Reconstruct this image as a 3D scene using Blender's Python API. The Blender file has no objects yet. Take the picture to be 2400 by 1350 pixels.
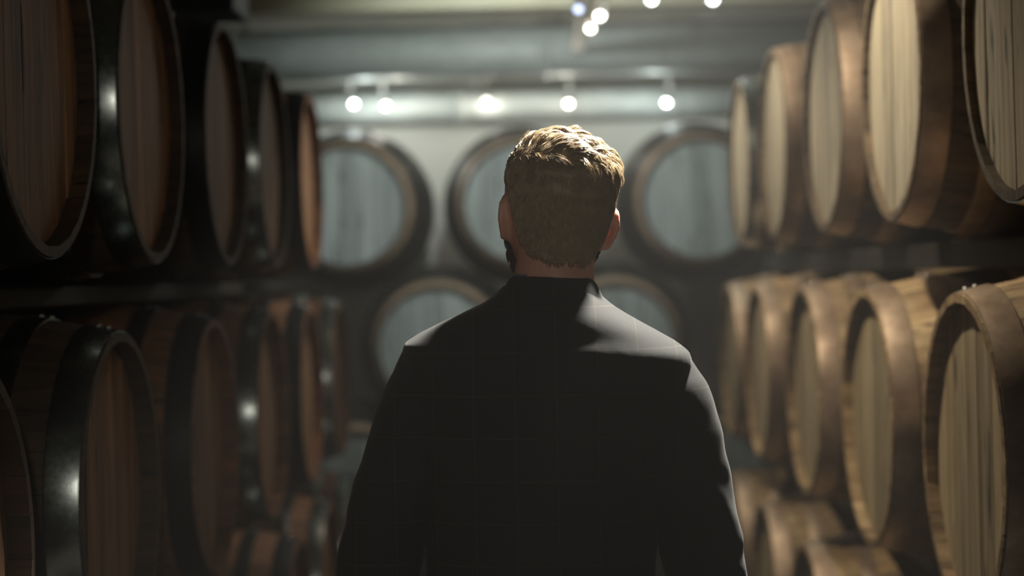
import bpy, bmesh, math, random
import numpy as np
from mathutils import Vector, Matrix, Euler, noise as mnoise

PI = math.pi
random.seed(7)
rng = np.random.default_rng(7)
scene = bpy.context.scene
COL = scene.collection

# ------------------------------------------------------------------ camera
CAM_Z = 1.54
F_PX = 4000.0
VPX, VPY = 1240.0, 650.0            # where the aisle's vanishing point lies in the photo
ROLL = 0.022
cam_data = bpy.data.cameras.new('camera')
cam_data.sensor_width = 36.0
cam_data.lens = F_PX / 2400.0 * 36.0
cam_data.clip_start = 0.05
cam_data.dof.use_dof = True
cam_data.dof.focus_distance = 2.52
cam_data.dof.aperture_fstop = 2.15
cam_data.dof.aperture_blades = 0
cam = bpy.data.objects.new('camera', cam_data)
COL.objects.link(cam)
# aim so that +Y projects to the vanishing point, with a slight roll
yaw = math.atan((VPX - 1200) / F_PX)      # camera turned left of +Y
pitch = -math.atan((675 - VPY) / F_PX)     # camera pitched down
cam.matrix_world = (Matrix.Translation((0, 0, CAM_Z)) @ Matrix.Rotation(yaw, 4, 'Z') @ Matrix.Rotation(PI / 2 + pitch, 4, 'X')
                    @ Matrix.Rotation(-ROLL, 4, 'Z'))
scene.camera = cam

# ------------------------------------------------------------------ world, exposure
world = bpy.data.worlds.new('world'); scene.world = world
world.use_nodes = True
world.node_tree.nodes['Background'].inputs[0].default_value = (0.75, 0.85, 0.8, 1)
world.node_tree.nodes['Background'].inputs[1].default_value = 0.01
_vs = world.node_tree.nodes.new('ShaderNodeVolumeScatter')      # faint cellar haze
_vs.inputs['Density'].default_value = .010; _vs.inputs['Anisotropy'].default_value = .2
world.node_tree.links.new(_vs.outputs[0], world.node_tree.nodes['World Output'].inputs['Volume'])
vs = scene.view_settings
vs.view_transform = 'Standard'; vs.look = 'None'; vs.exposure = 0.0; vs.gamma = 1.0
vs.use_curve_mapping = False
scene.cycles.max_bounces = 4; scene.cycles.diffuse_bounces = 2; scene.cycles.glossy_bounces = 2; scene.cycles.transmission_bounces = 1
scene.cycles.caustics_reflective = False; scene.cycles.caustics_refractive = False

# ------------------------------------------------------------------ lamps (light the hanging ceiling spots give off, plus some added fill spots)
# (x, y, z, watts, aim point, cone degrees, blend, colour, label)
WARM = (1.0, 0.87, 0.69); NEUT = (1.0, 0.94, 0.82); COOL = (0.90, 1.0, 0.97)
LAMPS = [
    (0.47, 3.00, 2.66, 640, (0.14, 2.45, 1.5), 50, .5, NEUT, .07, 'small ceiling spot lamp shining down on the man from above'),
    (0.22, 3.65, 2.66, 84, (1.0, 3.75, 1.50), 112, .9, WARM, .03, 'small ceiling spot lamp aimed at the nearest barrels right of the man'),
    (0.22, 5.10, 2.66, 54, (1.0, 5.2, 1.55), 108, .9, WARM, .03, 'small ceiling spot lamp aimed at the middle of the right stacks'),
    (0.12, 6.35, 2.66, 44, (1.0, 6.3, 1.50), 70, .9, WARM, .03, 'added unseen fill spot brightening the last barrels of the right stacks'),  # added fill, lifts the dim far end of the right stacks
    (0.10, 6.10, 2.66, 38, (-1.0, 5.7, 0.95), 66, .9, WARM, .03, 'added unseen fill spot brightening the last barrels of the left stacks'),  # added warm fill for the far left heads, out of view
    (0.12, -1.0, 2.15, 44, (-0.66, 3.6, 1.36), 27, 1.0, NEUT, .06, 'ceiling spot lamp behind the viewer'),
    (-0.20, 6.60, 2.66, 70, (-0.2, 8.9, 2.0), 95, .8, COOL, .03, 'added unseen fill spot brightening the far barrels'),  # added broad fill for the far heads, back wall and pipe
]

# ------------------------------------------------------------------ helpers
def link(o, parent=None):
    COL.objects.link(o)
    if parent is not None: o.parent = parent
    return o

def mesh_obj(name, verts, faces, mat=None, parent=None, smooth=False):
    me = bpy.data.meshes.new(name)
    me.from_pydata([tuple(v) for v in verts], [], [tuple(f) for f in faces]); me.update()
    if smooth: me.polygons.foreach_set('use_smooth', [True] * len(me.polygons))
    if mat: me.materials.append(mat)
    return link(bpy.data.objects.new(name, me), parent)

def obj_of(name, me, parent=None, mat=None):
    o = bpy.data.objects.new(name, me)
    link(o, parent)
    return o

def empty(name, loc=(0, 0, 0), rz=0):
    o = bpy.data.objects.new(name, None); o.empty_display_size = .1
    COL.objects.link(o); o.location = loc; o.rotation_euler = (0, 0, rz)
    return o

def tag(o, label=None, cat=None, group=None, kind=None):
    if label: o['label'] = label
    if cat: o['category'] = cat
    if group: o['group'] = group
    if kind: o['kind'] = kind
    return o

def box_vf(x0, x1, y0, y1, z0, z1):
    v = [(x0, y0, z0), (x1, y0, z0), (x1, y1, z0), (x0, y1, z0), (x0, y0, z1), (x1, y0, z1), (x1, y1, z1), (x0, y1, z1)]
    f = [(0, 3, 2, 1), (4, 5, 6, 7), (0, 1, 5, 4), (1, 2, 6, 5), (2, 3, 7, 6), (3, 0, 4, 7)]
    return v, f

def box(name, x0, x1, y0, y1, z0, z1, mat, parent=None, bevel=0.0):
    v, f = box_vf(x0, x1, y0, y1, z0, z1)
    if not bevel: return mesh_obj(name, v, f, mat, parent)
    bm = bmesh.new()
    vs_ = [bm.verts.new(p) for p in v]
    for q in f: bm.faces.new([vs_[i] for i in q])
    bmesh.ops.bevel(bm, geom=bm.edges[:], offset=bevel, segments=1, affect='EDGES')
    me = bpy.data.meshes.new(name); bm.to_mesh(me); bm.free()
    me.materials.append(mat)
    return link(bpy.data.objects.new(name, me), parent)

def loft(rings, cap=True):
    """rings: list of (n,3) arrays -> verts, faces (closed tube)"""
    n = len(rings[0]); V = [tuple(p) for r in rings for p in r]; F = []
    for i in range(len(rings) - 1):
        for j in range(n):
            a = i * n + j; b = i * n + (j + 1) % n
            F.append((a, b, b + n, a + n))
    if cap:
        for i, rev in ((0, True), (len(rings) - 1, False)):
            c = np.mean(np.array(rings[i]), axis=0); V.append(tuple(c)); k = len(V) - 1
            for j in range(n):
                a = i * n + j; b = i * n + (j + 1) % n
                F.append((b, a, k) if rev else (a, b, k))
    return V, F

def catmull(P, per=6):
    P = np.array(P, float); out = []
    Q = np.vstack([2 * P[0] - P[1], P, 2 * P[-1] - P[-2]])
    for i in range(1, len(Q) - 2):
        for t in np.linspace(0, 1, per, endpoint=False):
            a, b, c, d = Q[i - 1], Q[i], Q[i + 1], Q[i + 2]
            out.append(.5 * ((2 * b) + (-a + c) * t + (2 * a - 5 * b + 4 * c - d) * t * t + (-a + 3 * b - 3 * c + d) * t ** 3))
    out.append(P[-1])
    return np.array(out)

def tube_rings(P, n=14, rounded=True, per=5, flat=1.0, up=(0, 1, 0)):
    """P rows: x,y,z,r ; smooth path, rounded ends"""
    C = catmull(P, per) if len(P) > 2 else np.array(P, float)
    pts, rad = C[:, :3], np.maximum(C[:, 3], 1e-4)
    T = np.gradient(pts, axis=0); T /= np.linalg.norm(T, axis=1)[:, None] + 1e-12
    rings = []
    def ring(p, t, r):
        u = np.array(up, float); u = u - t * u.dot(t)
        if np.linalg.norm(u) < 1e-3:
            u = np.array((1, 0, 0.)); u = u - t * u.dot(t)
        u /= np.linalg.norm(u); w = np.cross(t, u)
        a = np.linspace(0, 2 * PI, n, endpoint=False)
        return p + r * (np.cos(a)[:, None] * u * flat + np.sin(a)[:, None] * w)
    if rounded:
        for k in (80, 55, 28):
            k = math.radians(k); rings.append(ring(pts[0] - T[0] * rad[0] * math.sin(k), T[0], rad[0] * math.cos(k)))
    for p, t, r in zip(pts, T, rad): rings.append(ring(p, t, r))
    if rounded:
        for k in (28, 55, 80):
            k = math.radians(k); rings.append(ring(pts[-1] + T[-1] * rad[-1] * math.sin(k), T[-1], rad[-1] * math.cos(k)))
    return rings

def join_vf(parts):
    V, F = [], []
    for v, f in parts:
        o = len(V); V += list(v); F += [tuple(i + o for i in q) for q in f]
    return V, F

def remesh(name, parts, voxel, mat, parent=None, smooth_it=3, fn=None):
    """union of closed pieces as one continuous surface"""
    V, F = join_vf(parts)
    me = bpy.data.meshes.new(name + '_src'); me.from_pydata(V, [], F); me.update()
    bm = bmesh.new(); bm.from_mesh(me); bmesh.ops.recalc_face_normals(bm, faces=bm.faces[:]); bm.to_mesh(me); bm.free()
    tmp = bpy.data.objects.new(name + '_src', me); COL.objects.link(tmp)
    m = tmp.modifiers.new('r', 'REMESH'); m.mode = 'VOXEL'; m.voxel_size = voxel; m.use_smooth_shade = True
    s = tmp.modifiers.new('s', 'SMOOTH'); s.factor = .5; s.iterations = smooth_it
    dg = bpy.context.evaluated_depsgraph_get(); dg.update()
    out = bpy.data.meshes.new_from_object(tmp.evaluated_get(dg))
    bpy.data.objects.remove(tmp); bpy.data.meshes.remove(me)
    out.name = name; out.materials.clear(); out.materials.append(mat)
    if fn is not None:
        n = len(out.vertices); co = np.empty(n * 3); out.vertices.foreach_get('co', co)
        no = np.empty(n * 3); out.vertices.foreach_get('normal', no)
        out.vertices.foreach_set('co', fn(co.reshape(-1, 3), no.reshape(-1, 3)).ravel()); out.update()
    out.polygons.foreach_set('use_smooth', [True] * len(out.polygons))
    return link(bpy.data.objects.new(name, out), parent)

# ------------------------------------------------------------------ materials
def srgb(r, g, b):
    f = lambda c: (c / 255 / 12.92) if c / 255 <= .04045 else ((c / 255 + .055) / 1.055) ** 2.4
    return (f(r), f(g), f(b), 1)

class NT:
    def __init__(self, name):
        self.m = bpy.data.materials.new(name); self.m.use_nodes = True
        self.t = self.m.node_tree; self.b = self.t.nodes['Principled BSDF']
    def n(self, typ, **kw):
        nd = self.t.nodes.new(typ)
        for k, v in kw.items():
            if k.startswith('i_'):
                key = k[2:]; key = int(key) if key.isdigit() else key.replace('_', ' ')
                nd.inputs[key].default_value = v
            else: setattr(nd, k, v)
        return nd
    def l(self, a, b): self.t.links.new(a, b)
    def coords(self, scale, rnd=37.0):
        tc = self.n('ShaderNodeTexCoord'); oi = self.n('ShaderNodeObjectInfo')
        mul = self.n('ShaderNodeMath', operation='MULTIPLY', i_1=rnd); self.l(oi.outputs['Random'], mul.inputs[0])
        add = self.n('ShaderNodeVectorMath', operation='ADD'); self.l(tc.outputs['Object'], add.inputs[0]); self.l(mul.outputs[0], add.inputs[1])
        mp = self.n('ShaderNodeMapping'); mp.inputs['Scale'].default_value = scale; self.l(add.outputs[0], mp.inputs['Vector'])
        return mp.outputs[0], oi.outputs['Random']
    def ramp(self, fac, stops):
        r = self.n('ShaderNodeValToRGB'); e = r.color_ramp.elements
        e[0].position, e[0].color = stops[0]; e[1].position, e[1].color = stops[-1]
        for p, c in stops[1:-1]:
            q = e.new(p); q.color = c
        self.l(fac, r.inputs[0]); return r.outputs[0]
    def mix(self, fac, a, b, mode='MIX'):
        m = self.n('ShaderNodeMix', data_type='RGBA', blend_type=mode)
        for s, v in ((0, fac), (6, a), (7, b)):
            if hasattr(v, 'links'): self.l(v, m.inputs[s])
            else: m.inputs[s].default_value = v
        return m.outputs[2]
    def noise(self, vec, scale=1.0, detail=4, rough=.6, dist=0.0):
        n = self.n('ShaderNodeTexNoise'); n.inputs['Scale'].default_value = scale; n.inputs['Detail'].default_value = detail
        n.inputs['Roughness'].default_value = rough; n.inputs['Distortion'].default_value = dist
        if vec is not None: self.l(vec, n.inputs['Vector'])
        return n.outputs[0]
    def bump(self, h, strength=.3, dist=.002):
        b = self.n('ShaderNodeBump'); b.inputs['Strength'].default_value = strength; b.inputs['Distance'].default_value = dist
        self.l(h, b.inputs['Height']); self.l(b.outputs[0], self.b.inputs['Normal'])
    def set(self, **kw):
        for k, v in kw.items():
            s = self.b.inputs[k.replace('_', ' ')]
            if hasattr(v, 'links'): self.l(v, s)
            else: s.default_value = v
        return self.m

def oak(name, light, mid, dark, along, stain=.5, rough=.72):
    """along: index of grain axis in object space"""
    t = NT(name)
    sc = [34.0, 34.0, 34.0]; sc[along] = 1.7
    vec, rnd = t.coords(sc)
    g = t.noise(vec, 1.0, 6, .65, .6)
    col = t.ramp(g, [(.28, dark), (.48, mid), (.70, light)])
    # long dark cracks and water streaks
    sc2 = [62.0, 62.0, 62.0]; sc2[along] = 5.0
    v2, _ = t.coords(sc2, 91.0)
    c2 = t.noise(v2, 1.0, 3, .5, .2)
    crack = t.ramp(c2, [(.63, (0, 0, 0, 1)), (.70, (1, 1, 1, 1))])
    sc3 = [7.0, 7.0, 7.0]; sc3[along] = 2.2
    v3, _ = t.coords(sc3, 53.0)
    st = t.ramp(t.noise(v3, 1.0, 5, .6), [(.42, (0, 0, 0, 1)), (.75, (stain, stain, stain, 1))])
    col = t.mix(st, col, tuple(c * .45 for c in dark[:3]) + (1,))
    col = t.mix(crack, col, tuple(c * .22 for c in dark[:3]) + (1,))
    hsv = t.n('ShaderNodeHueSaturation'); t.l(col, hsv.inputs['Color'])
    mr = t.n('ShaderNodeMapRange'); mr.inputs[3].default_value = .74; mr.inputs[4].default_value = 1.18; t.l(rnd, mr.inputs[0]); t.l(mr.outputs[0], hsv.inputs['Value'])
    t.bump(g, .35, .003)
    return t.set(Base_Color=hsv.outputs[0], Roughness=rough)

def metal(name, c1, c2, rough0, rough1, metallic=1.0, bump=.1):
    t = NT(name)
    vec, rnd = t.coords((9, 9, 9))
    n1 = t.noise(vec, 1.0, 6, .65)
    n2 = t.noise(vec, 7.0, 3, .7)
    col = t.mix(t.ramp(n1, [(.35, (0, 0, 0, 1)), (.65, (1, 1, 1, 1))]), c1, c2)
    mr = t.n('ShaderNodeMapRange'); mr.inputs[3].default_value = rough0; mr.inputs[4].default_value = rough1; t.l(n2, mr.inputs[0])
    t.bump(n2, bump, .001)
    return t.set(Base_Color=col, Roughness=mr.outputs[0], Metallic=metallic)

M = {}
oak_l, oak_m, oak_d = srgb(194, 180, 146), srgb(164, 146, 110), srgb(108, 88, 60)
M['head_pale'] = oak('pale_oak_boards', oak_l, oak_m, oak_d, 2, .45)
M['head_silver'] = oak('silvered_oak_boards', srgb(190, 182, 160), srgb(162, 152, 128), srgb(112, 100, 80), 2, .4)
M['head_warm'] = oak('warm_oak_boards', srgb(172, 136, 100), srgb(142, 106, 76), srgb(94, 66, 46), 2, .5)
M['head_grey'] = oak('grey_painted_boards', srgb(176, 182, 178), srgb(158, 164, 162), srgb(126, 132, 130), 2, .25)
M['stave_pale'] = oak('pale_oak_staves', srgb(190, 168, 126), srgb(158, 130, 90), srgb(92, 68, 44), 0, .6)
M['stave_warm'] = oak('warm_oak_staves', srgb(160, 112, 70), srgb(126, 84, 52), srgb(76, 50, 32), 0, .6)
M['stave_dark'] = oak('weathered_oak_staves', srgb(128, 110, 84), srgb(100, 84, 62), srgb(60, 48, 36), 0, .6)
M['hoop_galv'] = metal('galvanised_hoop_steel', srgb(164, 170, 168), srgb(128, 134, 132), .18, .34)
M['hoop_brown'] = metal('brown_oxidised_hoop_steel', srgb(188, 166, 142), srgb(142, 120, 98), .38, .58, .6)
M['hoop_black'] = metal('black_hoop_steel', srgb(40, 40, 40), srgb(24, 24, 24), .4, .6, .8)
M['stave_black'] = oak('shade_darkened_staves', srgb(64, 64, 56), srgb(50, 50, 44), srgb(34, 34, 30), 0, .5)  # near-black colour stands in for shade on the far barrels' sides
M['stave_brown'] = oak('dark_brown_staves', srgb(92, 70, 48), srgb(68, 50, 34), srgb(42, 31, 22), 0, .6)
M['hoop_tan'] = metal('tan_painted_hoop', srgb(186, 160, 134), srgb(158, 132, 108), .5, .65, .1)
M['rivet'] = metal('bright_rivet_steel', srgb(210, 212, 208), srgb(190, 190, 186), .2, .3)
M['bung'] = oak('bung_wood', srgb(150, 120, 84), srgb(120, 92, 60), srgb(80, 58, 38), 2, .3)
M['rail'] = oak('dark_rack_timber', srgb(50, 40, 31), srgb(38, 31, 24), srgb(24, 20, 16), 1, .6)
M['duct'] = metal('galvanised_duct_steel', srgb(206, 212, 208), srgb(188, 194, 190), .5, .62, .2)
M['box_steel'] = metal('dark_enclosure_steel', srgb(36, 42, 46), srgb(28, 32, 36), .5, .7, .3)
M['lamp_body'] = metal('lamp_housing_grey', srgb(196, 196, 192), srgb(176, 176, 172), .35, .5, .3)
M['conduit'] = metal('pale_conduit_paint', srgb(196, 190, 172), srgb(178, 172, 156), .4, .6, .1)

def plaster(name, c1, c2, scale=2.0, rough=.85):
    t = NT(name)
    tc = t.n('ShaderNodeTexCoord'); n1 = t.noise(tc.outputs['Object'], scale, 6, .6); n2 = t.noise(tc.outputs['Object'], scale * 14, 4, .6)
    col = t.mix(t.ramp(n1, [(.3, (0, 0, 0, 1)), (.7, (1, 1, 1, 1))]), c1, c2)
    t.bump(n2, .25, .006)
    return t.set(Base_Color=col, Roughness=rough)
M['floor'] = plaster('worn_concrete_floor', srgb(92, 90, 84), srgb(70, 68, 64), 1.4, .6)
M['wall'] = plaster('grey_green_plaster', srgb(202, 202, 194), srgb(186, 186, 178), 1.0)
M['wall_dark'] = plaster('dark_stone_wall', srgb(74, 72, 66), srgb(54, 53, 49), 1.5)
M['ceiling'] = plaster('grey_ceiling_paint', srgb(160, 162, 152), srgb(142, 144, 134), .8)
M['beam'] = plaster('cream_beam_paint', srgb(176, 170, 146), srgb(160, 154, 132), 1.2)

def emitter(name, col, strength):
    t = NT(name)
    return t.set(Base_Color=(.8, .8, .8, 1), Emission_Color=tuple(col) + (1,), Emission_Strength=strength)
M['lens_on'] = emitter('lit_lamp_lens', (1.0, .96, .86), 14)
M['lens_cool'] = emitter('lit_cool_lamp_lens', (.86, .97, 1.0), 16)
M['lens_dim'] = emitter('dim_lamp_lens', (1.0, .9, .74), 4)
M['lens_blue'] = emitter('bluish_lamp_lens', (.55, .65, 1.0), 4)

# ------------------------------------------------------------------ room shell
RX0, RX1, RY0, RY1, RZ = -2.35, 2.35, -4.0, 9.46, 3.02
def struct(name, *a, mat):
    return tag(box(name, *a, mat), kind='structure')
struct('floor', RX0, RX1, RY0, RY1, -.1, 0, mat=M['floor'])
struct('ceiling', RX0, RX1, RY0, RY1, RZ, RZ + .1, mat=M['ceiling'])
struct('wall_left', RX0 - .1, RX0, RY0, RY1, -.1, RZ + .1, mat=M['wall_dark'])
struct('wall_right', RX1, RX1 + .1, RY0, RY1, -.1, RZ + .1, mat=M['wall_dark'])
struct('wall_back', RX0 - .1, RX1 + .1, RY1, RY1 + .1, -.1, RZ + .1, mat=M['wall'])
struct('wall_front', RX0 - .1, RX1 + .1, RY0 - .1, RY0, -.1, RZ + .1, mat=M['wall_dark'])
tag(box('trim_1', RX0, RX1, 7.7, 8.02, 2.755, RZ, M['beam'], bevel=.01), label='cream painted ceiling beam crossing the aisle at the top', kind='structure')

def ring_x(x, y, z, r, n=28):
    a = np.linspace(0, 2 * PI, n, endpoint=False)
    return np.stack([np.full(n, x), y + r * np.cos(a), z + r * np.sin(a)], 1)

def duct(name, y, z, r, label, joints):
    root = empty(name, (0, y, z - r)); tag(root, label, 'duct')
    dz = r
    v, f = loft([ring_x(RX0 + .01, 0, dz, r), ring_x(RX1 - .01, 0, dz, r)])
    mesh_obj('pipe', v, f, M['duct'], root, True)
    for x in joints:
        v, f = loft([ring_x(x - .03, 0, dz, r + .001), ring_x(x - .026, 0, dz, r + .01), ring_x(x + .026, 0, dz, r + .01), ring_x(x + .03, 0, dz, r + .001)])
        mesh_obj('joint_collar', v, f, M['duct'], root, True)
        h = RZ - (z - r) - 2 * r
        v, f = box_vf(x + .06, x + .085, -.006, .006, 2 * r - .004, 2 * r + h); mesh_obj('hanger', v, f, M['duct'], root)
    return root
duct('ventilation_duct', 9.345, 2.485, .088, 'bright galvanised pipe running along the back wall above the far barrels', (-1.7, -.35, 1.6))
duct('ventilation_duct', 8.75, 2.70, .135, 'wide grey ventilation duct with pale highlight below the cream beam', (-1.5, .1, 1.75))

# dark steel enclosure hanging at the top left
b = empty('electrical_enclosure', (-1.10, 5.2, 2.355)); tag(b, 'dark steel enclosure hanging from the ceiling at the top left', 'enclosure')
box('casing', -.36, .24, -.14, .14, 0, .22, M['box_steel'], b, .008)
box('lid', -.365, .245, -.145, .145, .22, .235, M['box_steel'], b, .003)
for sx in (-.25, .15): box('hanger_rod', sx - .006, sx + .006, -.006, .006, .235, RZ - 2.355, M['duct'], b)

# conduit track above the aisle
def track(x, y0, y1, z, label):
    root = empty('lighting_track', (x, y0, z)); tag(root, label, 'track')
    box('rail', -.035, .035, 0, y1 - y0, 0, .035, M['conduit'], root, .004)
    k = 0
    for yy in np.arange(.3, y1 - y0, 1.6):
        box('hanger_rod', -.005, .005, yy - .005, yy + .005, .035, RZ - z, M['duct'], root)
    return root
track(.270, 5.6, 8.5, 2.66, 'pale straight lighting track running along the aisle ceiling toward the far barrels')

# ------------------------------------------------------------------ barrels
BL, RC, RB = .46, .298, .352         # half length, end radius, bilge radius
def prof(x, rb=RB): return RC + (rb - RC) * (1 - (x / BL) ** 2)
NS = 28
ST = .026                             # stave thickness

def stave_mesh(mat, rb):
    xs = np.linspace(-BL, BL, 11); hw = PI / NS * .985
    rings = []
    for x in xs:
        ro = prof(x, rb); ri = ro - ST
        if abs(abs(x) - BL) < 1e-6: ri = ro - ST * .6    # chamfered chime
        row = []
        for a, rr in ((-hw, ro), (0, ro * 1.0), (hw, ro), (hw, ri), (-hw, ri)):
            row.append((x, rr * math.sin(a), rr * math.cos(a)))
        rings.append(np.array(row))
    v, f = loft(rings)
    me = bpy.data.meshes.new('stave'); me.from_pydata(v, [], f); me.update(); me.materials.append(mat)
    bm = bmesh.new(); bm.from_mesh(me); bmesh.ops.recalc_face_normals(bm, faces=bm.faces[:]); bm.to_mesh(me); bm.free()
    return me

HR = prof(BL - .03) - ST + .004
NBD = 7
_w = [1.0, .8, 1.15, .95, 1.1, .85, 1.0]
_e = np.cumsum([0] + _w); EDG = (_e / _e[-1] * 2 - 1) * HR
def board_mesh(i, mat, xface, sgn):
    """i-th head board; circle of radius HR in the YZ plane, boards run along Z"""
    y0, y1 = EDG[i] + .0012, EDG[i + 1] - .0012
    y0, y1 = max(y0, -HR * .995), min(y1, HR * .995)
    ys = np.linspace(y0, y1, 7); top = [(y, math.sqrt(max(HR ** 2 - y * y, 1e-6))) for y in ys]
    out = top + [(y, -z) for y, z in reversed(top)]
    x0, x1 = xface, xface + sgn * .022
    ch = .0015
    def shrink(pts):
        cy, cz = (y0 + y1) / 2, 0
        return [(cy + (y - cy) * (1 - 2 * ch / (y1 - y0)), z * (1 - ch / HR)) for y, z in pts]
    rings = [np.array([(x0, y, z) for y, z in shrink(out)]), np.array([(x0 + sgn * ch, y, z) for y, z in out]), np.array([(x1, y, z) for y, z in out])]
    v, f = loft(rings)
    me = bpy.data.meshes.new('head_board'); me.from_pydata(v, [], f); me.update(); me.materials.append(mat)
    bm = bmesh.new(); bm.from_mesh(me); bmesh.ops.recalc_face_normals(bm, faces=bm.faces[:]); bm.to_mesh(me); bm.free()
    return me

def hoop_mesh(xa, xb, mat, rb, n=72):
    prof = lambda q: RC + (rb - RC) * (1 - (q / BL) ** 2)
    rows = []
    a = np.linspace(0, 2 * PI, n, endpoint=False)
    t = .0026
    for x, rr in ((xa, prof(xa) - .001), (xa, prof(xa) + t), (xa + (xb - xa) * .06, prof(xa) + t + .0006), (xb - (xb - xa) * .06, prof(xb) + t + .0006), (xb, prof(xb) + t), (xb, prof(xb) - .001)):
        rows.append(np.stack([np.full(n, x), rr * np.sin(a), rr * np.cos(a)], 1))
    v, f = loft(rows, cap=False)
    me = bpy.data.meshes.new('hoop'); me.from_pydata(v, [], f); me.update(); me.materials.append(mat)
    bm = bmesh.new(); bm.from_mesh(me); bmesh.ops.recalc_face_normals(bm, faces=bm.faces[:])
    for fc in bm.faces: fc.smooth = True
    for e in bm.edges:
        if len(e.link_faces) == 2 and e.calc_face_angle(0) > .6: e.smooth = False
    bm.to_mesh(me); bm.free()
    return me

def dome_mesh(name, r, h, mat, n=10):
    a = np.linspace(0, 2 * PI, n, endpoint=False); rings = []
    for k in (0, 30, 60, 85):
        k = math.radians(k); rings.append(np.stack([r * math.cos(k) * np.cos(a), r * math.cos(k) * np.sin(a), np.full(n, h * math.sin(k))], 1))
    v, f = loft(rings); me = bpy.data.meshes.new(name); me.from_pydata(v, [], f); me.update(); me.materials.append(mat)
    me.polygons.foreach_set('use_smooth', [True] * len(me.polygons))
    return me
RIVET = dome_mesh('rivet', .0065, .005, M['rivet'])
BUNG = dome_mesh('bung', .03, .012, M['bung'], 14)
HOOPS = [(-BL + .004, -BL + .060), (-.335, -.292), (-.15, -.108), (.108, .15), (.292, .335), (BL - .060, BL - .004)]
_mesh_cache = {}
def cached(key, fn):
    if key not in _mesh_cache: _mesh_cache[key] = fn()
    return _mesh_cache[key]

def barrel(loc, rz, head, stave, hoop, label, group, spin=0.0, head_spin=0.0, CH=.036, RB=RB, inner=None):
    """front head faces local -X; origin under the bilge"""
    root = empty('barrel', loc, rz); tag(root, label, 'barrel', group)
    sm = cached(('s', stave, RB), lambda: stave_mesh(M[stave], RB))
    for k in range(NS):
        o = obj_of('stave', sm, root); o.location = (0, 0, RB); o.rotation_euler = (spin + 2 * PI * k / NS, 0, 0)
    for i in range(NBD):
        o = obj_of('head_board', cached(('b', i, head), lambda: board_mesh(i, M[head], 0, 1)), root)
        o.location = (-BL + CH + random.uniform(-.0012, .0012), 0, RB); o.rotation_euler = (head_spin, 0, 0)
    for i in range(NBD):
        o = obj_of('rear_head_board', cached(('b', i, head), None), root)
        o.location = (BL - CH - .022, 0, RB); o.rotation_euler = (head_spin, 0, 0)
    for i, (a, b_) in enumerate(HOOPS):
        h = obj_of('hoop', cached(('h', i, hoop if i == 0 else inner or hoop, RB), lambda: hoop_mesh(a, b_, M[hoop if i == 0 else inner or hoop], RB)), root)
        h.location = (0, 0, RB); rot = random.uniform(-.12, .12); h.rotation_euler = (rot, 0, 0)
        if i < 2:
            m_ = (a + b_) / 2
            for dx in (-.009, .009):
                rv = obj_of('rivet', RIVET, h); rv.location = (m_ + dx, 0, prof(m_ + dx, RB) + .0028)
    o = obj_of('bung', BUNG, root); o.location = (0, 0, 2 * RB - .003)
    return root

XR, XL = .78, -.74
ORD = ['nearest', 'second', 'third', 'fourth', 'fifth', 'sixth']
R_TOP, R_MID, R_LOW = 1.943, 1.195, .447
L_TOP, L_MID, L_LOW = 1.885, 1.158, .431
def row(side, tier, zc, ys, heads, staves, hoops, ch):
    s = 1 if side == 'right' else -1
    x = XR + BL if s > 0 else XL - BL
    for k, y in enumerate(ys):
        hp = hoops[k % len(hoops)]
        hoopw = {'hoop_galv': 'galvanised', 'hoop_brown': 'brown', 'hoop_black': 'black'}[hp]
        headw = {'head_silver': 'silvered', 'head_pale': 'pale', 'head_warm': 'brown'}[heads[k % len(heads)]]
        o_ = ORD[k] + (' one' if k == 0 else ' from front')
        barrel((x, y, zc - RB), 0 if s > 0 else PI, heads[k % len(heads)], staves[k % len(staves)], hp,
               f'{headw} oak barrel with {hoopw} hoops, {o_}, {tier} row {side} of man',
               f'barrels of the {tier} row on the {side}', random.uniform(0, .2), random.uniform(-.05, .05), ch)
row('right', 'upper', R_TOP, [2.75, 3.67, 4.51, 5.43, 6.30], ['head_silver'], ['stave_dark'], ['hoop_galv', 'hoop_brown', 'hoop_brown', 'hoop_brown'], .016)
row('right', 'middle', R_MID, [3.12, 4.00, 4.93, 5.92, 6.75], ['head_pale'], ['stave_pale'], ['hoop_brown'], .024)
row('right', 'bottom', R_LOW, [4.05 + .90 * k for k in range(4)], ['head_pale'], ['stave_pale'], ['hoop_brown'], .024)
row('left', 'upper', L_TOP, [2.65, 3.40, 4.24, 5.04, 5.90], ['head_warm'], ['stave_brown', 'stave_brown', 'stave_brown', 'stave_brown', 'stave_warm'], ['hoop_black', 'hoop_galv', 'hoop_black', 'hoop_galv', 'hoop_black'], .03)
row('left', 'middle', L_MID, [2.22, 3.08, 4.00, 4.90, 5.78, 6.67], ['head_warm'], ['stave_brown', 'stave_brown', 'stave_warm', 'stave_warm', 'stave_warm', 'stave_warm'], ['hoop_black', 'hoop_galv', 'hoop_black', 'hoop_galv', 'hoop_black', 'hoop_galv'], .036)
row('left', 'bottom', L_LOW, [4.52 + .85 * k for k in range(4)], ['head_warm'], ['stave_warm'], ['hoop_galv', 'hoop_black', 'hoop_galv', 'hoop_galv'], .036)

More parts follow.
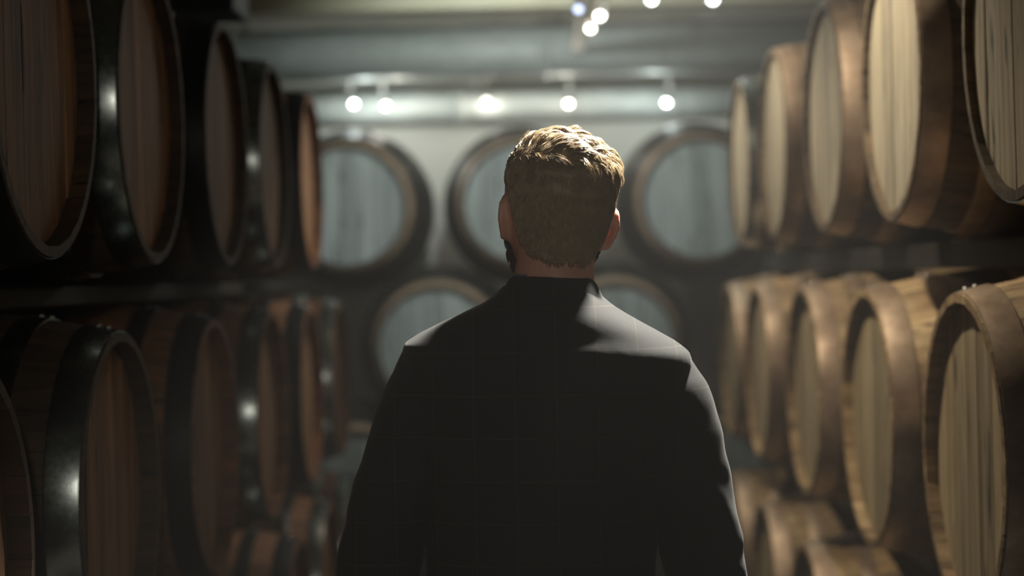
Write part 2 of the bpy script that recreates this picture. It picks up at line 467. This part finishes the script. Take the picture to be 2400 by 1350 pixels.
# far barrels, heads towards the viewer, nested in a pyramid
YB, RBF = 8.30, .4062
px2x = lambda px: (px - 1240) / F_PX * YB
for px, zc, lab in ((815, 1.90, 'grey-headed barrel at the far end, upper row, left, beside the left stacks'),
                    (1230, 1.90, "grey-headed barrel at the far end, upper row, partly hidden behind the man's head"),
                    (1650, 1.90, 'grey-headed barrel at the far end, upper row, right, beside the right stacks'),
                    (1022, 1.207, "grey-headed barrel at the far end, middle row, above the man's left shoulder"),
                    (1440, 1.207, "grey-headed barrel at the far end, middle row, above the man's right shoulder"),
                    (815, .514, "grey-headed barrel at the far end, lowest row, beside the man's left arm"),
                    (1230, .514, "grey-headed barrel at the far end, lowest row, straight behind the man's back"),
                    (1650, .514, "grey-headed barrel at the far end, lowest row, behind the man's right arm")):
    barrel((px2x(px), YB + BL, zc - RBF), PI / 2, 'head_grey', 'stave_black', 'hoop_tan', lab, 'barrels at the far end', random.uniform(0, .2), random.uniform(-.05, .05), .02, RBF, 'hoop_black')
for dy, w in ((-.23, 'front'), (.23, 'rear')):
    tag(box('rack_rail', -1.3, 1.3, YB + BL + dy - .04, YB + BL + dy + .04, 0, .514 - prof(.19, RBF) - .001, M['rail'], bevel=.004), f'dark {w} timber sill on the floor under the far barrels', 'rail', 'sills under the far barrels')

# timber rails the tiers lie on
def rails(xc, y0, y1, zs, side):
    for i, (z0, z1, lab) in enumerate(zs):
        for dx, w in ((-.23, 'aisle-side'), (.23, 'wall-side')):
            o = box('rack_rail', xc + dx - .04, xc + dx + .04, y0, y1, z0, z1, M['rail'], bevel=.004)
            tag(o, f'dark {w} timber rail under the {lab} row of barrels on the {side}', 'rail', f'rack rails on the {side}')
rr = prof(.19)
rails(XR + BL, 2.5, 7.05, ((R_LOW + rr + .001, R_MID - rr - .001, 'middle'), (R_MID + rr + .001, R_TOP - rr - .001, 'upper')), 'right')
rails(XR + BL, 3.6, 7.05, ((0, R_LOW - rr - .001, 'bottom'),), 'right')
rails(XL - BL, 1.85, 7.4, ((L_LOW + rr + .001, L_MID - rr - .001, 'middle'), (L_MID + rr + .001, L_TOP - rr - .001, 'upper')), 'left')
rails(XL - BL, 4.1, 7.4, ((0, L_LOW - rr - .001, 'bottom'),), 'left')

# ------------------------------------------------------------------ lamps
def spot_fixture(x, y, z, aim, lens, label, r=.032, ztop=RZ):
    root = empty('spot_lamp', (x, y, z)); tag(root, label, 'lamp', 'ceiling spot lamps')
    d = (Vector(aim) - Vector((x, y, z))).normalized(); q = d.to_track_quat('-Z', 'Y').to_euler()
    n = 16; a = np.linspace(0, 2 * PI, n, endpoint=False)
    cyl = lambda zz, rr_: np.stack([rr_ * np.cos(a), rr_ * np.sin(a), np.full(n, zz)], 1)
    v, f = loft([cyl(.10, r * .5), cyl(.095, r * .8), cyl(.08, r), cyl(.0, r), cyl(0, r * .86), cyl(.012, r * .84)], cap=True)
    hsg = mesh_obj('housing', v, f, M['lamp_body'], root, False); hsg.rotation_euler = q
    v, f = loft([cyl(-.004, r * .2), cyl(-.001, r * .62), cyl(.004, r * .83), cyl(.0045, r * .83)]); ln = mesh_obj('lens', v, f, M[lens], root, True); ln.rotation_euler = q
    back = Vector((0, 0, .09)); back.rotate(q)
    v, f = box_vf(back.x - .008, back.x + .008, back.y - .008, back.y + .008, back.z, ztop - z); mesh_obj('stem', v, f, M['lamp_body'], root)
    return root, q

for i, (x, y, z, W, aim, cone, bl, colr, soft, lab) in enumerate(LAMPS):
    root, q = spot_fixture(x, y, z, aim, 'lens_on', lab)
    ld = bpy.data.lights.new('spot_lamp_light', 'SPOT'); ld.energy = W; ld.color = colr; ld.spot_size = math.radians(cone); ld.spot_blend = bl; ld.shadow_soft_size = soft
    lo = bpy.data.objects.new('spot_lamp_light', ld); link(lo, root); lo.rotation_euler = q
    d = Vector((0, 0, -.012)); d.rotate(q); lo.location = d

def at(px, py, Y):
    dx, dy = px - VPX, py - VPY
    X = dx - ROLL * dy; U = -ROLL * dx - dy
    return X / F_PX * Y, Y, CAM_Z + U / F_PX * Y
FAR = [(830, 245, 9.0, 'lens_cool', 4.5, 'leftmost far ceiling lamp glowing in front of the bright pipe'),
       (905, 250, 9.0, 'lens_on', 3, 'far ceiling lamp just right of the leftmost one, in front of the bright pipe'),
       (1140, 238, 9.2, 'lens_dim', 1.2, "dim far ceiling lamp above left of the man's head"),
       (1333, 245, 9.0, 'lens_on', 3, "far ceiling lamp glowing directly above the man's head"),
       (1562, 243, 9.0, 'lens_cool', 3.5, "far ceiling lamp right of the man's head, in front of the pipe"),
       (1527, 2, 7.2, 'lens_cool', 5, 'ceiling lamp at the top edge, right of the lamp cluster'),
       (1670, 2, 7.0, 'lens_cool', 5, 'brightest ceiling lamp at the top edge near the right stacks'),
       (1406, 40, 6.75, 'lens_on', 3, 'upper bright lamp of the cluster on the lighting track'),
       (1384, 70, 6.45, 'lens_on', 0, 'lower bright lamp of the cluster on the lighting track'),
       (1356, 24, 6.2, 'lens_blue', 0, 'small bluish ceiling lamp just left of the bright lamp cluster')]
for px, py, Y, lens, W, lab in FAR:
    p = at(px, py, Y)
    root, q = spot_fixture(p[0], p[1], p[2], (p[0] * .6, p[1] - 1.0, p[2] - .9), lens, lab, .017, 2.659 if 'lighting track' in lab else RZ)
    if W:
        ld = bpy.data.lights.new('spot_lamp_light', 'POINT'); ld.energy = W; ld.color = COOL if lens == 'lens_cool' else NEUT; ld.shadow_soft_size = .03
        lo = bpy.data.objects.new('spot_lamp_light', ld); link(lo, root); d = Vector((0, 0, -.05)); d.rotate(q); lo.location = d

# ------------------------------------------------------------------ the man
def cloth(name, c, line, sheen=.4):
    t = NT(name)
    tc = t.n('ShaderNodeTexCoord'); sep = t.n('ShaderNodeSeparateXYZ'); t.l(tc.outputs['Object'], sep.inputs[0])
    w = t.noise(tc.outputs['Object'], 900, 2, .6); w2 = t.noise(tc.outputs['Object'], 16, 4, .6)
    def lines(sock, period, width):
        m1 = t.n('ShaderNodeMath', operation='MODULO', i_1=period); ad = t.n('ShaderNodeMath', operation='ADD', i_1=10.0)
        t.l(sock, ad.inputs[0]); t.l(ad.outputs[0], m1.inputs[0])
        lt = t.n('ShaderNodeMath', operation='LESS_THAN', i_1=width); t.l(m1.outputs[0], lt.inputs[0]); return lt.outputs[0]
    mx = t.n('ShaderNodeMath', operation='MAXIMUM'); t.l(lines(sep.outputs[2], .0605, .0016), mx.inputs[0]); t.l(lines(sep.outputs[0], .058, .0016), mx.inputs[1])
    ml = t.n('ShaderNodeMath', operation='MULTIPLY'); t.l(mx.outputs[0], ml.inputs[0]); t.l(w2, ml.inputs[1])
    base = t.mix(w, tuple(q * .75 for q in c[:3]) + (1,), tuple(min(1, q * 1.3) for q in c[:3]) + (1,))
    col = t.mix(ml.outputs[0], base, line)
    t.bump(w, .25, .0008)
    t.set(Sheen_Weight=sheen, Sheen_Roughness=.4)
    return t.set(Base_Color=col, Roughness=.9)
M['jacket'] = cloth('charcoal_check_wool', srgb(29, 31, 33), srgb(66, 60, 54), .06)
M['trouser'] = cloth('charcoal_trouser_wool', srgb(40, 41, 44), srgb(46, 46, 46), .1)
M['collar'] = cloth('charcoal_collar_wool', srgb(36, 37, 38), srgb(37, 38, 39), .06)
t = NT('skin'); tc = t.n('ShaderNodeTexCoord'); n1 = t.noise(tc.outputs['Object'], 40, 5, .6); n2 = t.noise(tc.outputs['Object'], 500, 3, .6); t.bump(n2, .15, .001)
M['skin'] = t.set(Base_Color=t.mix(n1, srgb(236, 182, 158), srgb(218, 158, 134)), Roughness=.5, Subsurface_Weight=.25, Subsurface_Radius=(.012, .004, .002), Subsurface_Scale=.6)
t = NT('hair'); tc = t.n('ShaderNodeTexCoord'); n1 = t.noise(tc.outputs['Object'], 60, 4, .6)
hc_ = t.mix(n1, srgb(160, 139, 110), srgb(214, 191, 158)); M['hair'] = t.set(Base_Color=hc_, Roughness=.45)
tl_ = t.n('ShaderNodeBsdfTranslucent'); t.l(hc_, tl_.inputs[0]); mx_ = t.n('ShaderNodeMixShader', i_0=.22); out_ = t.t.nodes['Material Output']
t.l(t.b.outputs[0], mx_.inputs[1]); t.l(tl_.outputs[0], mx_.inputs[2]); t.l(mx_.outputs[0], out_.inputs['Surface'])
t = NT('beard'); M['beard'] = t.set(Base_Color=srgb(70, 50, 36), Roughness=.7)
t = NT('shirt'); M['shirt'] = t.set(Base_Color=srgb(120, 122, 124), Roughness=.85)
t = NT('shoe_leather'); M['leather'] = t.set(Base_Color=srgb(34, 26, 22), Roughness=.35)
t = NT('shoe_sole'); M['sole'] = t.set(Base_Color=srgb(22, 20, 19), Roughness=.7)
t = NT('horn_button'); M['button'] = t.set(Base_Color=srgb(40, 34, 30), Roughness=.35)
t = NT('eye_white'); M['eye'] = t.set(Base_Color=srgb(220, 215, 210), Roughness=.2)

PY = 2.50
def cxz(z): return .0085 + (.0257 - .0085) * np.clip((z - 1.10) / .35, -2, 1.3)
def sell(cx, cy, z, a, bf, bb, ex=2.4, n=44):
    th = np.linspace(0, 2 * PI, n, endpoint=False); c, s = np.cos(th), np.sin(th)
    x = np.sign(c) * np.abs(c) ** (2 / ex) * a; y = np.sign(s) * np.abs(s) ** (2 / ex); y = np.where(y > 0, y * bf, y * bb)
    return np.stack([cx + x, cy + y, np.full(n, z)], 1)

def shear(P):
    P = np.array(P, float); w = np.clip((P[:, 2] - 1.15) / .25, 0, 1)
    P[:, 2] -= .053 * (P[:, 0] - .0257) * w
    return P

JS = [(.79, .192, .118, .125, 2.6), (.85, .193, .12, .128, 2.6), (.95, .182, .118, .12, 2.5), (1.05, .17, .112, .108, 2.4), (1.12, .168, .112, .108, 2.4), (1.2, .176, .12, .116, 2.4),
      (1.28, .187, .125, .126, 2.4), (1.34, .197, .122, .130, 2.4), (1.385, .207, .108, .131, 2.4), (1.415, .213, .09, .129, 2.4), (1.435, .212, .076, .126, 2.4),
      (1.452, .188, .07, .126, 2.6), (1.468, .158, .066, .124, 2.5), (1.484, .126, .064, .119, 2.4), (1.50, .095, .062, .108, 2.2), (1.516, .075, .06, .090, 2.0), (1.528, .066, .058, .068, 2.0)]
def jring(q, grow=0.0):
    z, a, bf, bb, ex = q
    cx = cxz(z); cy = PY + (.012 if z > 1.45 else 0)
    return shear(sell(cx, cy, z, a + grow, bf + grow, bb + grow, ex))

# head frame
HC = Vector((.0490, PY + .012, 1.650))
HM = Matrix.Translation(HC) @ Matrix.Rotation(math.radians(7), 4, 'Y') @ Matrix.Rotation(math.radians(8), 4, 'Z') @ Matrix.Diagonal((1.045, 1, .985, 1))
HMn = np.array(HM)
def hx(P): P = np.array(P, float); return P @ HMn[:3, :3].T + HMn[:3, 3]
HS = [(-.118, .022, .088, .040), (-.112, .036, .096, .012), (-.098, .050, .101, -.030), (-.075, .060, .101, -.052), (-.05, .067, .100, -.066), (-.02, .073, .099, -.082), (.008, .0765, .100, -.092),
      (.035, .0775, .099, -.092), (.058, .073, .093, -.081), (.076, .063, .080, -.065), (.089, .048, .060, -.046), (.097, .030, .038, -.026), (.100, .012, .016, -.008)]
def head_ring(q, n=40, g=0):
    z, a, yf, yb = q
    cy = (yf + yb) / 2; b_ = (yf - yb) / 2
    th = np.linspace(0, 2 * PI, n, endpoint=False); ex = 2.15
    c, s = np.cos(th), np.sin(th)
    return np.stack([np.sign(c) * np.abs(c) ** (2 / ex) * (a + g), cy + np.sign(s) * np.abs(s) ** (2 / ex) * (b_ + g), np.full(n, z)], 1)
def head_section(z):
    Z = [q[0] for q in HS]; return [z] + [np.interp(z, Z, [q[k] for q in HS]) for k in (1, 2, 3)]

parts = []
headV, headF = loft([head_ring(q) for q in HS])
parts.append((hx(headV), headF))
def tube(P, **kw): return loft(tube_rings(P, **kw), cap=True)
def htube(P, **kw):
    v, f = tube(P, **kw); return (hx(v), f)
# face: nose, brows, lips, chin, cheeks
parts.append(htube([(0, .096, .012, .007), (0, .106, -.005, .009), (0, .118, -.028, .012), (0, .106, -.036, .009)]))
for s in (-1, 1):
    parts.append(htube([(s * .010, .104, -.034, .007), (s * .014, .100, -.033, .007)], n=10))
    parts.append(htube([(s * .012, .094, .022, .007), (s * .032, .090, .027, .007), (s * .05, .076, .02, .006)]))
    parts.append(htube([(s * .03, .084, -.03, .018), (s * .052, .06, -.03, .018)], n=12))
parts.append(htube([(-.022, .092, -.066, .005), (0, .1, -.063, .006), (.022, .092, -.066, .005)]))
parts.append(htube([(-.02, .092, -.074, .006), (0, .1, -.074, .007), (.02, .092, -.074, .006)]))
parts.append(htube([(-.012, .09, -.104, .014), (.012, .09, -.104, .014)], n=14))
# ears
for s in (-1, 1):
    base = [(.066, .030, -.002), (.072, .024, .020), (.078, .010, .028), (.0825, -.002, .019), (.0835, -.005, .0), (.080, -.001, -.016), (.074, .011, -.031), (.068, .022, -.031)]
    EZ = -.031
    parts.append(htube([(s * x, y, z + EZ, .0050) for x, y, z in base], n=10))
    loop = np.array([(s * x, y, z + EZ) for x, y, z in base])
    parts.append(loft([loop * 1.0 + np.array((s * .0035, -.002, 0)), loop + np.array((-s * .0045, .003, 0))]))
    parts.append(htube([(s * .064, .016, .012 + EZ, .011), (s * .065, .018, -.020 + EZ, .010)], n=12))
    v, f = parts[-2]; parts[-2] = (hx(v), f)
# neck
nb = np.array((.0290, PY + .012, 1.47)); nt_ = hx([(0, -.006, -.045)])[0]
nr = []
for k, tt in enumerate(np.linspace(0, 1, 7)):
    c = nb * (1 - tt) + nt_ * tt; a_ = .066 - .008 * math.sin(PI * min(1, tt * 1.2) * .5)
    nr.append(sell(c[0], c[1], c[2], a_, a_ * 1.02, a_ * 1.02, 2.0, 28))
parts.append(loft(nr))
# torso under the jacket, arms, legs
parts.append(loft([jring(q, -.016) for q in JS[:-1]]))
ARM_L = [(-.140, PY + .004, 1.402, .060), (-.149, PY, 1.365, .067), (-.190, PY - .008, 1.265, .063), (-.229, PY - .012, 1.12, .060), (-.246, PY + .004, 1.00, .055), (-.256, PY + .035, .87, .048)]
ARM_R = [(.190, PY + .004, 1.378, .060), (.201, PY, 1.340, .067), (.230, PY - .006, 1.22, .062), (.250, PY - .008, 1.095, .060), (.262, PY + .012, .975, .055), (.268, PY + .05, .85, .048)]
def slim(P, k): return [(x, y, z, r * k) for x, y, z, r in P]
for A, s in ((ARM_L, -1), (ARM_R, 1)):
    wx, wy, wz, _ = A[-1]
    parts.append(tube(slim(A, .62) + [(wx, wy + .012, wz - .04, .026)]))
    # hand: palm and five curled fingers, thumb forward
    parts.append(tube([(wx, wy + .012, wz - .035, .026), (wx - s * .003, wy + .018, wz - .075, .036), (wx - s * .006, wy + .022, wz - .115, .036)], flat=1.0, up=(0, 1, 0)))
    for k, (dy, ln) in enumerate(((.036, .070), (.014, .080), (-.009, .074), (-.031, .058))):
        x0, y0, z0 = wx - s * .006, wy + .022 + dy, wz - .118
        parts.append(tube([(x0, y0 - dy * .1, z0 + .02, .0095), (x0 - s * .004, y0, z0 - ln * .35, .009), (x0 - s * .016, y0 + .001, z0 - ln * .72, .0085), (x0 - s * .036, y0 + .001, z0 - ln * .95, .0075)], n=10, per=4))
    parts.append(tube([(wx - s * .01, wy + .036, wz - .06, .013), (wx - s * .018, wy + .062, wz - .085, .0115), (wx - s * .026, wy + .070, wz - .115, .0095)], n=10, per=4))
LEGS = {-1: [(-.082, PY + .0, .86, .090), (-.088, PY + .05, .62, .078), (-.09, PY + .09, .48, .060), (-.092, PY + .085, .32, .056), (-.094, PY + .06, .10, .042)],
        1: [(.088, PY, .86, .090), (.088, PY - .03, .62, .078), (.086, PY - .05, .48, .060), (.086, PY - .10, .32, .056), (.086, PY - .16, .10, .042)]}
for s in (-1, 1):
    P = LEGS[s]; parts.append(tube(slim(P, .86)))
    ax, ay = P[-1][0], P[-1][1]
    parts.append(tube([(ax, ay - .03, .055, .034), (ax, ay + .06, .05, .034), (ax + s * .008, ay + .15, .038, .026)]))
person = remesh('person', parts, .0045, M['skin'], None, 4)
tag(person, 'man seen from behind in a dark checked suit jacket with short fair hair', 'person')

for s in (-1, 1):
    bm = bmesh.new(); bmesh.ops.create_uvsphere(bm, u_segments=14, v_segments=10, radius=.0125)
    me = bpy.data.meshes.new('eye'); bm.to_mesh(me); bm.free(); me.materials.append(M['eye'])
    o = obj_of('eye', me, person); p = hx([(s * .031, .0845, .006)])[0]; o.location = p

# jacket
def cloth_noise(amp, f1=9.0, fz=.6):
    def fn(co, no):
        out = co.copy()
        for i in range(len(co)):
            p = co[i]
            d = mnoise.noise(Vector((p[0] * f1, p[1] * f1, p[2] * f1 * fz))) * .7 + mnoise.noise(Vector((p[0] * f1 * 2.6 + 7, p[1] * f1 * 2.6, p[2] * f1 * 2.6 * fz))) * .35
            out[i] = p + no[i] * amp * d
        return out
    return fn
jacket = remesh('jacket', [loft([jring(q) for q in JS])], .007, M['jacket'], person, 5, cloth_noise(.0035, 8, .5))
jacket['label'] = 'charcoal wool jacket with faint windowpane check'
def sleeve(P, s):
    def fn(co, no):
        out = co.copy()
        for i in range(len(co)):
            p = co[i]; k = max(0., min(1., (1.40 - p[2]) / .12))
            d = mnoise.noise(Vector((p[0] * 10, p[1] * 12, p[2] * 22 + (p[0]) * 30 * s)))
            e = mnoise.noise(Vector((p[0] * 26 + 5, p[1] * 26, p[2] * 34)))
            out[i] = p + no[i] * k * (.0048 * d + .0018 * e)
        return out
    o = remesh('sleeve', [tube(P, n=28, per=8)], .006, M['jacket'], jacket, 3, fn)
    wx, wy, wz, wr = P[-1]
    for k in range(3):
        b_ = obj_of('cuff_button', cached('btn', lambda: dome_mesh('cuff_button', .0075, .003, M['button'])), o)
        b_.location = (wx + s * .012, wy - wr - .0, wz + .015 + .017 * k); b_.rotation_euler = (PI / 2, 0, 0)
    return o
sleeve(ARM_L, -1); sleeve(ARM_R, 1)

# collar: folded band around the neck, running down into the lapels
def collar():
    rows = []
    N = 56
    ths = np.linspace(-150, 150, N)
    ncx, ncy = .0335, PY + .014
    for th in ths:
        a = math.radians(th)              # 0 = back of the neck (towards -y)
        f = abs(th) / 150
        drop = .050 * max(0, f - .38) ** 1.4 * 2.2
        ux, uy = math.sin(a), -math.cos(a)
        ztop = 1.540 - drop - .05 * (ux * .064); zbot = 1.5035 - drop * 1.25 - .05 * (ux * .08)
        def pt(r, z, fy=1.0): return (ncx + ux * r, ncy + uy * r * fy, z)
        rows.append(np.array([pt(.0615, ztop - .018), pt(.0625, ztop - .002), pt(.0645, ztop), pt(.068, ztop - .003), pt(.0745, (ztop + zbot) / 2 + .002), pt(.0825, zbot + .001), pt(.0825, zbot - .001), pt(.079, zbot - .001), pt(.068, (ztop + zbot) / 2 - .004)]))
    v, f = loft(rows)
    me_ = mesh_obj('collar', v, f, M['collar'], jacket, True)
    sub = me_.modifiers.new('sub', 'SUBSURF'); sub.levels = 1; sub.render_levels = 1
    return me_
collar()
for s in (-1, 1):      # lapels on the chest side
    prof_ = [(.045, 1.475), (.100, 1.440), (.118, 1.40), (.085, 1.30), (.022, 1.17), (.012, 1.18), (.05, 1.32)]
    def fy(x, z):
        q = [np.interp(z, [j[0] for j in JS], [j[k] for j in JS]) for k in (1, 2)]
        return PY + q[1] * max(0.05, 1 - (abs(x) / q[0]) ** 2.4) ** (1 / 2.4)
    rings = [np.array([(cxz(z) + s * x, fy(x, z) + off, z) for x, z in prof_]) for off in (-.004, .007)]
    v, f = loft(rings); mesh_obj('lapel', v, f, M['jacket'], jacket)
for k, z in enumerate((1.12, 1.03)):
    b_ = obj_of('button', cached('btn2', lambda: dome_mesh('button', .010, .004, M['button'])), jacket); b_.location = (cxz(z), PY + np.interp(z, [j[0] for j in JS], [j[2] for j in JS]) + .001, z); b_.rotation_euler = (-PI / 2, 0, 0)
# shirt collar just inside the jacket collar
rows = []
for th in np.linspace(-160, 160, 40):
    a = math.radians(th); ux, uy = math.sin(a), -math.cos(a); d = .03 * max(0, abs(th) / 160 - .35)
    z1 = 1.5415 - d - .05 * ux * .06
    rows.append(np.array([(.0335 + ux * r, PY + .013 + uy * r, z) for r, z in ((.0585, z1 - .04), (.0585, z1), (.0605, z1 + .0005), (.061, z1 - .04))]))
v, f = loft(rows); mesh_obj('shirt_collar', v, f, M['shirt'], person, True)

# trousers and shoes
tp = [tube(slim(LEGS[s], 1.12), n=24) for s in (-1, 1)]
tp.append(loft([sell(.003, PY + .0, z, a, b_, b2, 2.4) for z, a, b_, b2 in ((.74, .155, .10, .11), (.80, .178, .11, .118), (.88, .178, .112, .116), (.96, .166, .106, .106), (1.02, .158, .102, .100))]))
remesh('trousers', tp, .008, M['trouser'], person, 4, cloth_noise(.004, 10, .8))
for s in (-1, 1):
    ax, ay = LEGS[s][-1][0], LEGS[s][-1][1]
    def sring(y, w, h, z0=.022): return np.array([(ax + (s * .006 if y > .08 else 0) + w * math.cos(t_), ay + y, z0 + max(0, math.sin(t_)) * h + min(0, math.sin(t_)) * .012) for t_ in np.linspace(0, 2 * PI, 20, endpoint=False)])
    v, f = loft([sring(-.075, .018, .04), sring(-.068, .034, .075), sring(-.04, .041, .098), (sring(0, .042, .10)), sring(.05, .043, .078), sring(.10, .048, .058), sring(.15, .049, .046), sring(.185, .038, .034), sring(.20, .016, .018)])
    sh = mesh_obj('shoe', v, f, M['leather'], person, True)
    def sol(z): return np.array([(ax + (s * .006 if q[1] > .08 else 0) + q[0], ay + q[1], z) for q in [(-.02, -.082), (-.04, -.06), (-.045, 0), (-.048, .06), (-.053, .13), (-.042, .185), (-.015, .208), (.015, .208), (.042, .185), (.053, .13), (.048, .06), (.045, 0), (.04, -.06), (.02, -.082)]])
    v, f = loft([sol(0), sol(.016)]); mesh_obj('sole', v, f, M['sole'], sh)

# hair: short strands growing from the scalp, combed down the back and over to the right on top
SC = [(-.112, .050, .060, -.070), (-.100, .054, .08, -.071), (-.078, .0605, .101, -.0735), (-.05, .067, .100, -.078), (-.02, .073, .099, -.086)] + HS[6:]
scV, scF = loft([head_ring(q, g=.0012) for q in SC])
hv = np.array(scV); headF = scF; tris = []

for q in headF:
    tris.append((q[0], q[1], q[2]));
    if len(q) == 4: tris.append((q[0], q[2], q[3]))
tris = np.array(tris)
def sample(nwant, accept):
    A, B, C_ = hv[tris[:, 0]], hv[tris[:, 1]], hv[tris[:, 2]]
    ar = np.linalg.norm(np.cross(B - A, C_ - A), axis=1); ar /= ar.sum()
    out = []
    tot = 0
    while tot < nwant:
        k = rng.choice(len(tris), nwant * 2, p=ar); u = rng.random((len(k), 2)); m_ = u.sum(1) > 1; u[m_] = 1 - u[m_]
        P = A[k] + (B[k] - A[k]) * u[:, :1] + (C_[k] - A[k]) * u[:, 1:]
        P = P[accept(P)]; out.append(P); tot += len(P)
    return np.vstack(out)[:nwant]
def hairy(P):
    x, y, z = np.abs(P[:, 0]), P[:, 1], P[:, 2]
    low = -.087 + .034 * np.clip(x / .06, 0, 1.4) ** 4 + .05 * np.clip((y + .022) / .03, 0, 1)     # nape, rising behind the ears
    low = np.where((y > -.002) & (y <= .034), np.where(y < .026, .004, -.02), low)                    # around the ear, sideburn
    low = np.where(y > .034, .012 + (y - .034) * 1.15, low)                                            # temple up to the forehead
    return z > low
def hnorm(P):
    c = np.stack([P[:, 0] * .15, P[:, 1] * .3, np.clip(P[:, 2], -.1, .03)], 1)
    d = P - c; return d / np.linalg.norm(d, axis=1)[:, None]
def strands(P, length, flow, lift, width, curl, segs=5, clumps=400, clump=.55, wild=lambda c: np.full(len(c), .2)):
    n = len(P); N = hnorm(P)
    T = flow(P, N); T = T - N * (T * N).sum(1)[:, None]; T /= np.linalg.norm(T, axis=1)[:, None] + 1e-9
    L = length(P, N) * rng.uniform(.75, 1.15, n); lf = lift(P, N)
    ctr = P[rng.choice(n, clumps, replace=False)]
    near = np.array([np.argmin(((ctr - p) ** 2).sum(1)) for p in P])
    cd = rng.normal(0, 1, (clumps, 3)) * wild(ctr)[:, None]; cl = rng.uniform(-1, 1, clumps)
    T = T + cd[near] + rng.normal(0, .10, (n, 3)); T = T - N * (T * N).sum(1)[:, None] * .8; T /= np.linalg.norm(T, axis=1)[:, None]
    lf = lf * (1 + .5 * cl[near])
    path = []
    for k in range(segs + 1):
        t_ = k / segs
        up_ = N * (L * lf * np.sin(t_ * PI * .62))[:, None]
        p = P + T * (L * t_ * (1 - .12 * t_))[:, None] + up_ - N * (L * .10 * t_ * t_)[:, None]
        # follow the skull's curve
        base = P + T * (L * t_)[:, None]
        sag = (L * t_) ** 2 / (2 * .085); p = p - N * sag[:, None]
        path.append(p)
    path = np.array(path)                                       # segs+1, n, 3
    tip = path[-1]
    ct = np.zeros((clumps, 3)); cnt = np.zeros(clumps); np.add.at(ct, near, tip); np.add.at(cnt, near, 1); ct /= np.maximum(cnt, 1)[:, None]
    for k in range(segs + 1):
        t_ = k / segs; path[k] += (ct[near] - tip) * (clump * t_ ** 1.5)
        path[k] += np.cross(N, T) * (curl * np.sin(t_ * 5 + cl[near] * 3) * t_ * L)[:, None]
    W = width * rng.uniform(.7, 1.2, n)
    V = np.zeros((segs + 1, 3, n, 3)); S = np.cross(T, N)
    for k in range(segs + 1):
        w = W * (1 - .75 * (k / segs) ** 2)
        for j, an in enumerate((0, 2.094, 4.188)):
            V[k, j] = path[k] + (S * math.cos(an) + N * math.sin(an)) * (w * .5)[:, None]
    V = V.transpose(2, 0, 1, 3).reshape(-1, 3)
    per = (segs + 1) * 3; F = []
    pat = []
    for k in range(segs):
        for j in range(3):
            a_, b_ = k * 3 + j, k * 3 + (j + 1) % 3; pat.append((a_, b_, b_ + 3, a_ + 3))
    pat = np.array(pat); F = (pat[None] + (np.arange(n) * per)[:, None, None]).reshape(-1, 4)
    return hx(V), F
def mesh_np(name, V, F, mat, parent):
    me = bpy.data.meshes.new(name); nF = len(F)
    me.vertices.add(len(V)); me.vertices.foreach_set('co', np.asarray(V, np.float32).ravel())
    me.loops.add(nF * 4); me.loops.foreach_set('vertex_index', np.asarray(F, np.int32).ravel())
    me.polygons.add(nF); me.polygons.foreach_set('loop_start', np.arange(0, nF * 4, 4, dtype=np.int32))
    me.update(calc_edges=True); me.validate()
    me.polygons.foreach_set('use_smooth', [True] * nF); me.materials.append(mat)
    return link(bpy.data.objects.new(name, me), parent)
WH = np.array((.012, -.070, .066))                         # crown whorl
def flow(P, N):
    d = P - WH; d /= np.linalg.norm(d, axis=1)[:, None] + .02
    top = np.clip((P[:, 2] - .040) / .030, 0, 1)[:, None]
    wav = np.sin(P[:, 0] * 70 + P[:, 1] * 45)[:, None]
    side = np.array((1.0, .10, 0))[None] + wav * np.array((0, .45, 0))[None]
    back = np.array((.25, 0, -1.0))[None] * np.ones_like(P) + d * np.array((.3, .1, 0))
    return side * top + back * (1 - top)
def length(P, N): return .010 + (.027 - .010 * np.clip((P[:, 1] - .03) / .03, 0, 1)) * np.clip((P[:, 2] + .01) / .085, 0, 1) ** 1.1 + .008 * np.clip(-P[:, 2] / .1, 0, 1) * (np.abs(P[:, 0]) < .05)
def lift(P, N): return .08 + .15 * np.clip((P[:, 2] - .02) / .07, 0, 1)
hp = sample(20000, hairy)
V, F = strands(hp, length, flow, lift, .0010, .10, 5, 520, .5, lambda c: .08 + .30 * np.clip((c[:, 2] - .01) / .05, 0, 1))
# close-cropped under-layer so that no scalp shows between strands
zs_ = np.linspace(-.11, .0995, 70); Zs = [q[0] for q in SC]
cv, cf = loft([head_ring([z] + [np.interp(z, Zs, [q[k] for q in SC]) for k in (1, 2, 3)], 96, .0016) for z in zs_])
cv = np.array(cv); ok_ = hairy(cv); cf = [q for q in cf if all(ok_[i] for i in q)]
hair = mesh_np('hair', V, F, M['hair'], person); tag(hair, 'short fair hair, brushed over on top', kind='stuff')
mesh_obj('hair_base', hx(cv), cf, M['hair'], hair, True)
def beardy(P):
    x, y, z = np.abs(P[:, 0]), P[:, 1], P[:, 2]
    return (y > .020) & (z < -.03 - .0 + np.clip(y - .05, 0, 1) * -.35) & (z > -.121) & ~((x < .025) & (z > -.085) & (z < -.06) & (y > .08))
bp = sample(5000, beardy)
V, F = strands(bp, lambda P, N: np.full(len(P), .011), lambda P, N: np.array((0, .3, -1.0))[None] * np.ones_like(P), lambda P, N: np.full(len(P), .5), .0011, .1, 3, 120, .3)
bd = mesh_np('beard', V, F, M['beard'], person); tag(bd, 'short brown beard along the jaw', kind='stuff')
